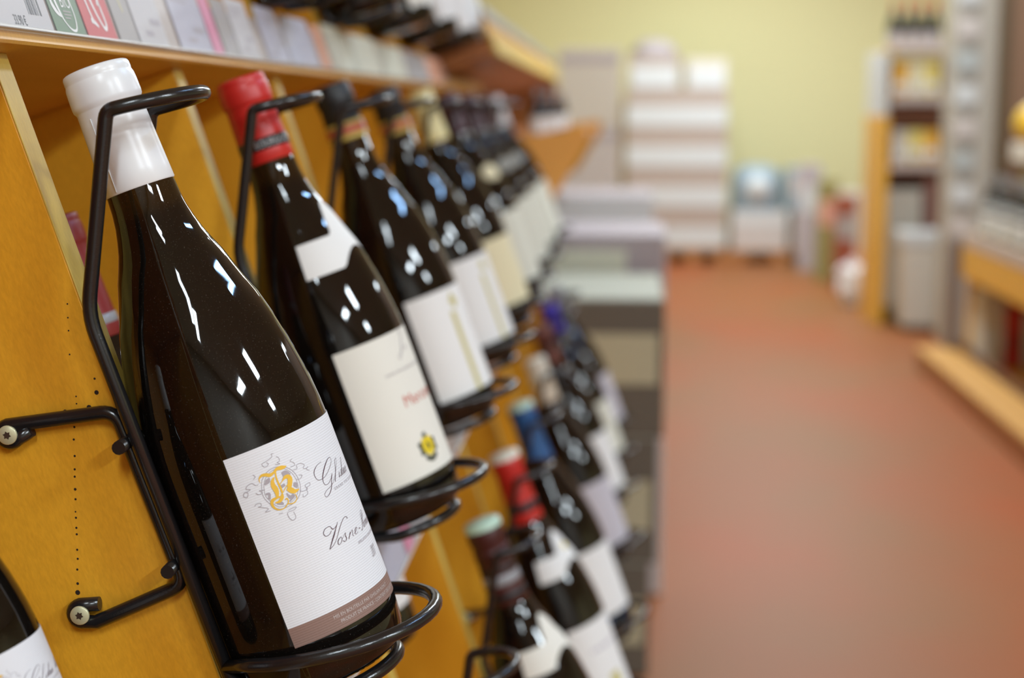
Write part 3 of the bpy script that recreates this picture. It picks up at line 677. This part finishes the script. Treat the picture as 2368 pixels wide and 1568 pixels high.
# lower row
ODX=.004
low=[(1.315,K_maroon,M_offwhite,'butterfly','lower-row bottle with mint topped dark capsule and pale shoulder label',K_mint),
     (1.585,K_red,M_white,'butterfly','lower-row bottle with red capsule, white shoulder label and big white label',K_ivory),
     (1.86,K_blue,M_white,None,'lower-row bottle with blue capsule and white label with blue foot',K_mint),
     (2.20,K_beige,M_lilac,None,'lower-row bottle with ivory and beige capsule and lilac label',K_ivory),
     (2.47,K_brown,M_white,None,'lower-row bottle with brown capsule beyond the ivory one',None),
     (2.74,K_violet,M_pale,None,'lower-row bottle with violet blue capsule, far along',None),
     (3.02,K_silver,M_lilac,None,'lower-row bottle with silver grey capsule at the far end',None)]
ME_captop={}
for i,(Y,kc,ml,nk,nm,top) in enumerate(low):
    bl=base(Y,1,ODX-.001,-.015 if i<4 else -.004)
    b,c=new_bottle(nm,bl,cap=kc,z0=.226 if i in (0,1,2) else .236)
    if top:
        if top.name not in ME_captop: ME_captop[top.name]=lathe('capsule_top',[(.0164,.2925),(.0162,.2962),(.0152,.2985),(.0,.2988)],top,32,cap=False)
        link('capsule_top',ME_captop[top.name],c)
    if i==0:
        for z0,z1,m in ((.255,.259,K_black),(.264,.275,K_maroon),(.243,.252,K_silver),(.230,.236,K_black)): link('capsule_band',band_mesh('capsule_band',m,z0,z1),c)
    if i==1: link('capsule_band',band_mesh('capsule_band',K_black,.236,.246),c)
    if i==3: link('capsule_band',band_mesh('capsule_band',K_ivory,.262,.279,.0015),c)
    l=plain_label(b,ml,6,142,.020 if i!=2 else .030,.112)
    if nk: n_=neck_label(b,ml if i==0 else M_white,'butterfly',66)
    if i==1:
        stripe(n_,M_yellow,66,78,.188,.193,'gold_mark',.0009); stripe(l,M_gold2,44,62,.040,.054,'gold_emblem'); stripe(l,M_lilac,30,100,.082,.086,'printed_line')
    if i==2: stripe(l,K_blue,6,142,.022,.030,'label_foot',.0003)
    back_label(b)
    holder(bl,'lower-row black wire holder of the '+nm.split(' with ')[1].split(' capsule')[0]+' capped bottle')
holder(base(1.003,1,ODX-.001,-.015),'empty lower-row black wire holder at the bottom edge, below the red capped bottle')
holder(base(.72,1,ODX-.001,-.015),'empty lower-row black wire holder nearest the front, mostly below the picture')
# upper row: only the feet of the bottles are in the picture
for i,Y in enumerate((1.325,1.625,1.935,2.235,2.53,2.83)):
    nth=['nearest','second','third','fourth','fifth','farthest'][i]
    b,c=new_bottle('dark bottle foot hanging in at the top edge, '+nth+' of the upper row',base(Y,-1),cap=K_black,group='upper row bottles')
    plain_label(b,M_white if i>2 else M_offwhite,30,150,.02,.10); back_label(b)
    if i<2: holder(base(Y,-1),'black wire holder at the top edge, '+nth+' of the upper row')
# spare bottles lying inside the cubby holes
def stored(Y,cap,lab,dz=0,dx=0):
    b,c=new_bottle(lab,rw(-.0650+dx,Y,-.0695-.2976+dz),tilt=RT,cap=cap,z0=.226)
    link('capsule_band',ART.setdefault('cb'+cap.name,band_mesh('capsule_band',K_silver,.233,.239)),c)
    plain_label(b,M_white,20,150,.03,.11); return b
stored(.872,capmat('shaded_red',(128,34,34),.4),'spare bottle with shade-darkened red capsule inside the first cubby hole, behind the front bottle')  # capsule red darkened to paint the shade inside the cubby
stored(1.165,K_black,'spare dark bottle inside the second cubby hole, behind the red capped bottle',-.075,.012)

# ------------------------------------------------------------------ shelf beyond the rack with small bottles
ds=empty('end_shelf',(0,0,0),(0,0,0),'orange wooden shelf bracket unit just beyond the far end of the rack','shelf')
V=[];F=[]
poly=[(-.42,1.11),(-.091,1.160),(-.083,1.150),(-.085,1.125),(-.150,1.015),(-.20,.99),(-.42,.95)]
for y in (3.22,3.245):
    for x,z in poly: V.append((x,y,z))
n=len(poly); F=[tuple(range(n)),tuple(range(2*n-1,n-1,-1))]+[(i,n+i,n+(i+1)%n,(i+1)%n) for i in range(n)]
link('gable_panel',mesh('gable_panel',V,F,S('orange_wood',(250,178,84),.4)),ds)
V2=[(x,y+1.6,z) for x,y,z in V]; link('gable_panel',mesh('gable_panel',V2,F,M_wood),ds)
link('shelf_board',boxes('shelf_board',[(-.42,-.10,3.245,5.0,1.118,1.138)],M_brownwood),ds)
link('shelf_board',boxes('shelf_board',[(-.42,-.20,3.245,4.82,.99,1.01)],M_brownwood),ds)
link('back_panel',boxes('back_panel',[(-.45,-.42,3.25,4.85,.95,1.14)],M_wood),ds)
for i in range(7):
    Y=3.40+.23*i
    b,c=new_bottle(['nearest','second','third','fourth','fifth','sixth','last'][i]+' of the small clear-labelled bottles standing on the end shelf',(-.195+.008*(i%2),Y,1.138),tilt=0,scale=.34,spin=-40,cap=K_silver,group='small bottles on the end shelf')
    plain_label(b,M_white,0,150,.02,.12)

# ------------------------------------------------------------------ cartons and far stacks
M_dark=S('dark_carton',(108,98,84),.7,bump=(200,.1,(1,1,1))); M_tape=S('cream_tape',(196,186,152),.6); M_topgrey=S('carton_lid_grey',(176,176,160),.7)
M_cw=S('carton_white',(206,207,206),.7); M_cb=S('carton_taupe',(176,158,146),.7); M_cg=S('carton_grey',(200,190,184),.7); M_cl=S('carton_lilac',(178,166,168),.7)
M_csh=S('carton_beige',(206,196,182),.7); M_green=S('carton_celadon',(222,222,200),.7); M_blue=S('pale_blue_tin',(150,166,176),.45); M_pinkc=S('carton_salmon_print',(226,168,146),.7)
M_pallet=S('pallet_wood',(176,120,70),.8)
def carton(b,m,label,bands=(),group=None,cat='carton',name='carton',lid=None):
    """bands: (z0,z1,x fraction 0,x fraction 1,material,name) on the front face"""
    x0,x1,y0,y1,z0,z1=b; t=empty(name,((x0+x1)/2,(y0+y1)/2,z0),(0,0,0),label,cat,group)
    hx,hy=(x1-x0)/2,(y1-y0)/2
    box('carton_body',(-hx,hx,-hy,hy,0,z1-z0),m,t,.004)
    if lid: box('lid_flap',(-hx+.004,hx-.004,-hy+.004,-.004,z1-z0,z1-z0+.003),lid,t,0); box('lid_flap',(-hx+.004,hx-.004,.004,hy-.004,z1-z0,z1-z0+.003),lid,t,0)
    for (a,c_,f0,f1,mm,nm) in bands:
        box(nm,(-hx+2*hx*f0,-hx+2*hx*f1,-hy-.002,-hy+.001,a,c_),mm,t,0)
    return t
# dark cartons with cream labels, standing in the aisle past the rack
zs=[(.0,.245),(.248,.515),(.518,.805)]
for i,(z0,z1) in enumerate(zs):
    xo=[.052,.066,.078][i]
    carton((-.30,xo,3.28,3.80,z0,z1),M_dark,['dark brown carton with cream label at the foot of the near stack','dark brown carton with cream label in the middle of the near stack','dark brown carton with cream label topmost of the near stack, grey lid'][i],
        [((.07,.072,.112)[i],(.17,.178,.218)[i],.30,.965,M_tape,'cream_label')],'dark cartons stacked past the rack',lid=M_topgrey)
carton((-.34,.092,3.86,4.32,.0,.44),M_cg,'plain grey carton under the cream labelled one',group='grey cartons behind the dark stack')
carton((-.34,.092,3.86,4.32,.443,.895),M_cl,'grey carton with wide cream strip behind the dark stack',[(.345,.415,.2,.78,M_green,'cream_strip')],'grey cartons behind the dark stack')
carton((-.34,.115,4.9,5.5,0,.45),M_cl,'mauve carton under the white topped one')
carton((-.34,.075,4.9,5.4,.453,.93),M_cl,'mauve grey carton with lit top painted as a white band in the middle distance',[(.40,.475,0,1,M_cw,'white_band')])  # white band paints the lit top face onto the front
for i in range(4):
    z0=.37*i; carton((-.34,-.045,7.8,8.3,z0,z0+.366),[M_cl,M_csh,M_cg,M_csh][i],['lowest','second lowest','second highest','topmost'][i]+' tall beige carton of the plain column left of the striped one',[(.30,.34,0,1,M_cl,'tape_strip')],'plain beige carton column')
# white and taupe striped column against the back wall
def pallet(x0,x1,y0,y1,label):
    t=empty('pallet',((x0+x1)/2,(y0+y1)/2,0),(0,0,0),label,'pallet'); hx,hy=(x1-x0)/2,(y1-y0)/2
    for k in range(5):
        f=-hy+(2*hy-.1)*k/4; box('deck_plank',(-hx,hx,f,f+.1,.085,.10),M_pallet,t)
    for k in range(3):
        f=-hx+(2*hx-.1)*k/2
        for q in range(3):
            g=-hy+(2*hy-.1)*q/2; box('block',(f,f+.1,g,g+.1,0,.085),M_pallet,t)
    return t
pallet(.22,.78,12.4,13.2,'wooden pallet under the white striped carton column')
z=.102
for i in range(5):
    h=.308
    if i<4:
        carton((-.02 if i else -.02,.75,12.45,13.1,z,z+h-.004),M_cb,['lowest','second','third','fourth'][i]+' white and taupe striped carton from the floor in the far column',[(.03,.178,0,1,M_cw,'white_band')],'white striped cartons in the far column')
    else:
        carton((-.005,.385,12.45,13.1,z,z+.25),M_cb,'left white topped carton on top of the far column',[(.01,.175,.05,.95,M_cw,'white_band')])
        carton((.43,.74,12.45,13.1,z,z+.225),M_csh,'right white topped carton on top of the far column',[(.01,.165,.1,.95,M_cw,'white_band')])
    z+=h
t=empty('folded_bag',(.19,12.75,z-.308+.251),(0,0,0),'grey mauve soft bag lying on the top of the far column','bag')
link('bag_body',lathe('bag_body',[(.0,.0),(.17,.0),(.185,.03),(.15,.085),(.09,.125),(.0,.135)],M_cl,24),t)
# tins and cartons on a pallet by the back wall
pallet(.80,1.52,12.4,13.1,'wooden pallet under the pale blue tins')
carton((.80,1.22,12.42,12.9,.102,.40),M_cg,'pale grey carton on the pallet, left of two',[(.20,.27,.0,1,M_cw,'white_band')])
carton((1.27,1.52,12.42,12.9,.102,.40),M_cg,'pale grey carton on the pallet, right of two',[(.06,.26,.4,.9,M_cw,'white_band')])
t=empty('drum_tin',(1.0,12.65,.402),(0,0,0),'pale blue round topped tin with white front on the pallet cartons','tin')
link('tin_body',lathe('tin_body',[(.0,.0),(.19,.0),(.195,.02),(.195,.22),(.175,.30),(.11,.345),(.0,.355)],M_blue,32),t)
link('label_disc',lathe('label_disc',[(.0,0),(.098,0),(.1,.004),(.0,.006)],M_cw,24),t,(0,-.194,.17),(R(90),0,0))
carton((1.22,1.48,12.45,12.85,.402,.73),M_blue,'pale blue grey carton beside the round tin',[(.12,.29,.1,.92,M_cg,'grey_label')])
carton((1.53,1.80,12.3,12.7,.0,.56),M_csh,'off-white carton with salmon printing near the back wall',[(.30,.40,.1,.7,M_pinkc,'salmon_print'),(.02,.12,0,1,M_pinkc,'salmon_foot')])

# ------------------------------------------------------------------ right aisle
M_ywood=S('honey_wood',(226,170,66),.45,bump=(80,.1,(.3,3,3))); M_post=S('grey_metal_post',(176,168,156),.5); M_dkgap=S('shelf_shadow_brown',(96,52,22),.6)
M_panelbrown=S('taupe_brown_panel',(140,110,88),.6); M_darkpost=S('dark_bronze_post',(98,82,62),.5); M_railp=S('pinkish_rail',(196,180,172),.5)
# tall narrow shelf
ns=empty('narrow_shelf',(1.56,9.2,0),(0,0,0),'tall narrow honey wood shelf with bottles on top in the right aisle','shelf')
box('side_panel',(-.20,-.14,-.25,.25,0,1.15),M_ywood,ns); box('upper_side_panel',(-.195,-.15,-.25,.25,1.15,1.50),M_cw,ns)
box('side_panel',(.19,.215,-.25,.25,0,1.47),M_ywood,ns); box('back_board',(-.14,.19,.23,.25,0,1.47),M_ywood,ns)
for z in (.86,1.22,1.49):
    s=box('shelf_board',(-.14 if z<1.4 else -.17,.19,-.25,.23,z,z+.022),M_ywood,ns); box('label_rail',(-.13,.18,-.262,-.25,z-.004,z+.045),M_railp,s)
box('inner_panel',(-.13,.06,-.20,-.18,.10,.80),M_post,ns); box('shelf_gap_shade',(-.13,.18,-.20,-.17,.75,.86),M_dkgap,ns); box('shelf_gap_shade',(-.13,.18,-.20,-.17,1.10,1.22),M_dkgap,ns)  # dark boxes paint the shade in the gaps below the shelves
box('red_brown_panel',(.07,.17,-.215,-.19,.4,.80),S('red_brown_panel',(120,80,70),.6),ns)
for i in range(4):
    b,c=new_bottle(['leftmost','second','third','rightmost'][i]+' of the red capped bottles on top of the narrow shelf',(1.45+.075*i,9.1,1.512),tilt=0,scale=.88,cap=K_red if i%2 or i==2 else K_copper,group='red capped bottles on the narrow shelf')
    plain_label(b,M_lilac,-70,70,.02,.10)
for i in range(3):
    M_=[M_ywood,M_cream,S('yellow_box',(226,206,120),.6)][i]
    carton((1.44+.085*i,1.52+.085*i,9.0,9.2,1.242+.026,1.242+.20),M_,['orange yellow','cream','pale yellow'][i]+' gift box on the upper level of the narrow shelf',[(.02,.06,.1,.9,M_white,'label')],'gift boxes on the upper level','box' and 'gift box',name='gift_box')
for i in range(3):
    M_=[M_csh,S('yellow_box',(226,206,120),.6),M_ywood][i]
    carton((1.45+.085*i,1.53+.085*i,9.0,9.2,.882+.026,.882+.19),M_,['beige','bright yellow','honey yellow'][i]+' gift box on the lower level of the narrow shelf',[(.02,.06,.1,.9,M_white,'label')],'gift boxes on the lower level',cat='gift box',name='gift_box')
# white bin
t=empty('white_bin',(1.59,8.79,0),(0,0,0),'pale square floor bin with a white lid in front of the narrow shelf','bin')
V=[];F=[]
for z,hw in ((.03,.112),(.05,.116),(.46,.128)):
    V+=[(-hw,-hw,z),(hw,-hw,z),(hw,hw,z),(-hw,hw,z)]
F=[(3,2,1,0)]+[(4*j+i,4*j+(i+1)%4,4*j+4+(i+1)%4,4*j+4+i) for j in range(2) for i in range(4)]+[(8,9,10,11)]
link('bin_body',mesh('bin_body',V,F,S('bin_beige',(206,198,184),.5)),t)
box('bin_lid',(-.135,.135,-.135,.135,.462,.54),M_cw,t,.01); box('bin_foot',(-.095,.095,-.095,.095,0,.03),S('bin_foot_dark',(80,64,54),.7),t,.004)
# crumpled bag, bottles gift cases left of the shelf
t=empty('crumpled_bag',(1.38,9.85,0),(0,0,0),'crumpled white plastic bag on the floor by the narrow shelf','bag')
bm=bmesh.new(); bmesh.ops.create_icosphere(bm,subdivisions=3,radius=1)
for v in bm.verts:
    k=1+.22*sin(7*v.co.x+3*v.co.z)*cos(6*v.co.y)+.12*sin(13*v.co.z); v.co=Vector((v.co.x*.10*k,v.co.y*.10*k,max(0,.13+v.co.z*.14*k)))
me=bpy.data.meshes.new('bag_body'); bm.to_mesh(me); bm.free(); me.materials.append(S('white_plastic_bag',(226,222,222),.4)); link('bag_body',me,t)
for i,(x,y,h,m,nm) in enumerate([(1.40,10.6,.62,S('brick_red_box',(150,76,50),.6),'tall brick red box left of the narrow shelf'),(1.36,11.2,.70,S('olive_box',(150,140,84),.6),'tall olive box behind the brick red one'),(1.31,11.9,.78,M_cl,'tall mauve box behind the olive one')]):
    carton((x-.05 if i else x-.045,x+.09,y,y+.14,0,h),m,nm,[(h*.55,h*.8,.1,.9,[M_card_gr,M_pinkc,M_cw][i],'label')],cat='box',name='tall_box')
# grey display column
gc=empty('display_column',(1.76,8.35,0),(0,0,0),'tall grey metal display column with card pockets at the right aisle','display stand')
box('column_body',(-.15,.10,-.12,.12,0,2.3),M_post,gc,.004); box('column_edge',(.10,.155,-.125,.12,0,2.3),M_darkpost,gc,.003)
for i in range(8):
    z=.55+.165*i; box('card_pocket',(-.14,-.03,-.132,-.121,z,z+.10),[M_cg,M_cw,S('pocket_blue_grey',(176,180,178),.5)][i%3],gc,.001); box('pocket_gap',(-.10,-.04,-.130,-.121,z-.045,z-.006),S('pocket_gap_grey',(140,130,120),.5),gc,0)
# right-hand shelving along the aisle
rs=empty('wall_shelving',(1.5,6.0,0),(0,0,0),'long honey wood shelving with a floor plinth at the right edge','shelf')
L_=lambda n,b,m,bv=.003: box(n,(b[0]-1.5,b[1]-1.5,b[2]-6,b[3]-6,b[4],b[5]),m,rs,bv)
L_('plinth_front',(1.335,1.36,3.2,7.42,0,.085),M_brownwood); L_('plinth_top',(1.33,1.50,3.2,7.42,.085,.105),S('darker_honey_wood',(196,142,64),.5))  # front: its shade put into brown wood; top: honey darkened against bright light
L_('plinth_gap_shade',(1.50,1.515,3.2,7.40,.105,.14),M_dkgap,0); L_('bottom_shelf',(1.515,2.0,3.2,7.42,.05,.075),M_ywood)  # dark strip paints the shade in the gap above the plinth
L_('fascia_board',(1.50,1.53,3.2,7.30,.445,.585),M_ywood); L_('shelf_top',(1.53,2.0,3.2,7.30,.585,.642),M_ywood); L_('label_rail',(1.498,1.508,3.2,7.28,.588,.655),M_railp)
L_('end_panel',(1.53,2.0,7.28,7.31,.105,.60),M_ywood); L_('dark_side_post',(1.46,1.51,7.36,7.42,.10,.60),S('mauve_grey_post',(120,104,98),.5))
L_('upper_end_panel',(1.69,2.0,7.36,7.39,.642,2.25),M_panelbrown); L_('upper_end_strip',(1.635,1.69,7.355,7.395,.642,2.25),M_darkpost)
L_('back_panel',(2.0,2.03,3.2,7.5,.1,2.2),M_panelbrown); L_('beige_shelf',(1.67,2.0,3.2,7.2,.965,1.045),M_csh); 
L_('bronze_end_post',(2.03,2.07,7.42,7.5,0,2.3),M_darkpost)
for i in range(9):
    Y=7.08-.16*i
    b,c=new_bottle(['farthest','second farthest','third farthest','fourth farthest','fifth farthest','sixth farthest','third nearest','second nearest','nearest'][i]+' of the grey capped white-labelled bottles on the right shelf',(1.565+.012*(i%2),Y,.642),tilt=0,scale=.9,spin=-80,cap=K_silver,group='white labelled bottles on the right shelf')
    plain_label(b,M_white,10,150,.02,.168)
for i in range(4):
    Y=7.06-.26*i
    t=empty('round_flask',(1.745,Y,1.045),(0,0,0),['farthest','second','third','nearest'][i]+' round yellow flask with a dark stopper on the beige shelf','flask','yellow flasks on the beige shelf')
    link('flask_body',bpy.data.meshes.get('flask_body') or lathe('flask_body',[(.0,0),(.05,0),(.085,.03),(.098,.08),(.085,.13),(.045,.165),(.025,.18),(.0,.182)],S('yellow_flask',(226,180,50),.35),32),t)
    link('stopper',bpy.data.meshes.get('stopper') or lathe('stopper',[(.0,.178),(.028,.178),(.03,.2),(.028,.235),(.0,.238)],S('flask_stopper',(92,74,58),.5),20),t)
for i in range(4):
    Y=7.06-.26*i
    t=empty('olive_jar',(1.755,Y,.642),(0,0,0),['farthest','second','third','nearest'][i]+' squat olive-yellow jar behind the grey capped bottles','jar','olive jars behind the bottles')
    link('jar_body',bpy.data.meshes.get('jar_body') or lathe('jar_body',[(.0,0),(.07,0),(.08,.02),(.08,.22),(.06,.26),(.05,.27),(.0,.27)],S('olive_jar',(186,160,30),.35),28),t)
    link('jar_lid',bpy.data.meshes.get('jar_lid') or lathe('jar_lid',[(.0,.27),(.058,.27),(.06,.275),(.06,.3),(.0,.302)],M_csh,28),t)
goods=[(1.535,7.02,.33,.05,M_csh,'tall beige box at the left end of the bottom shelf'),(1.59,7.0,.30,.045,M_cg,'pale pinkish box between the beige and the red box'),(1.64,6.98,.27,.065,S('deep_red_box',(190,40,36),.45),'deep red box on the bottom shelf of the right shelving'),(1.71,6.96,.24,.06,M_cw,'white box right of the deep red one'),(1.775,6.94,.26,.07,M_csh,'beige box right of the white one on the bottom shelf')]
for x,y,h,wd,m,nm in goods:
    carton((x,x+wd,y,y+.2,.075,.075+h),m,nm,[(h*.3,h*.55,.1,.9,S('dark_red_print',(160,30,30),.5) if 'red box on' in nm else M_cw,'label')],cat='box',name='shelf_box')
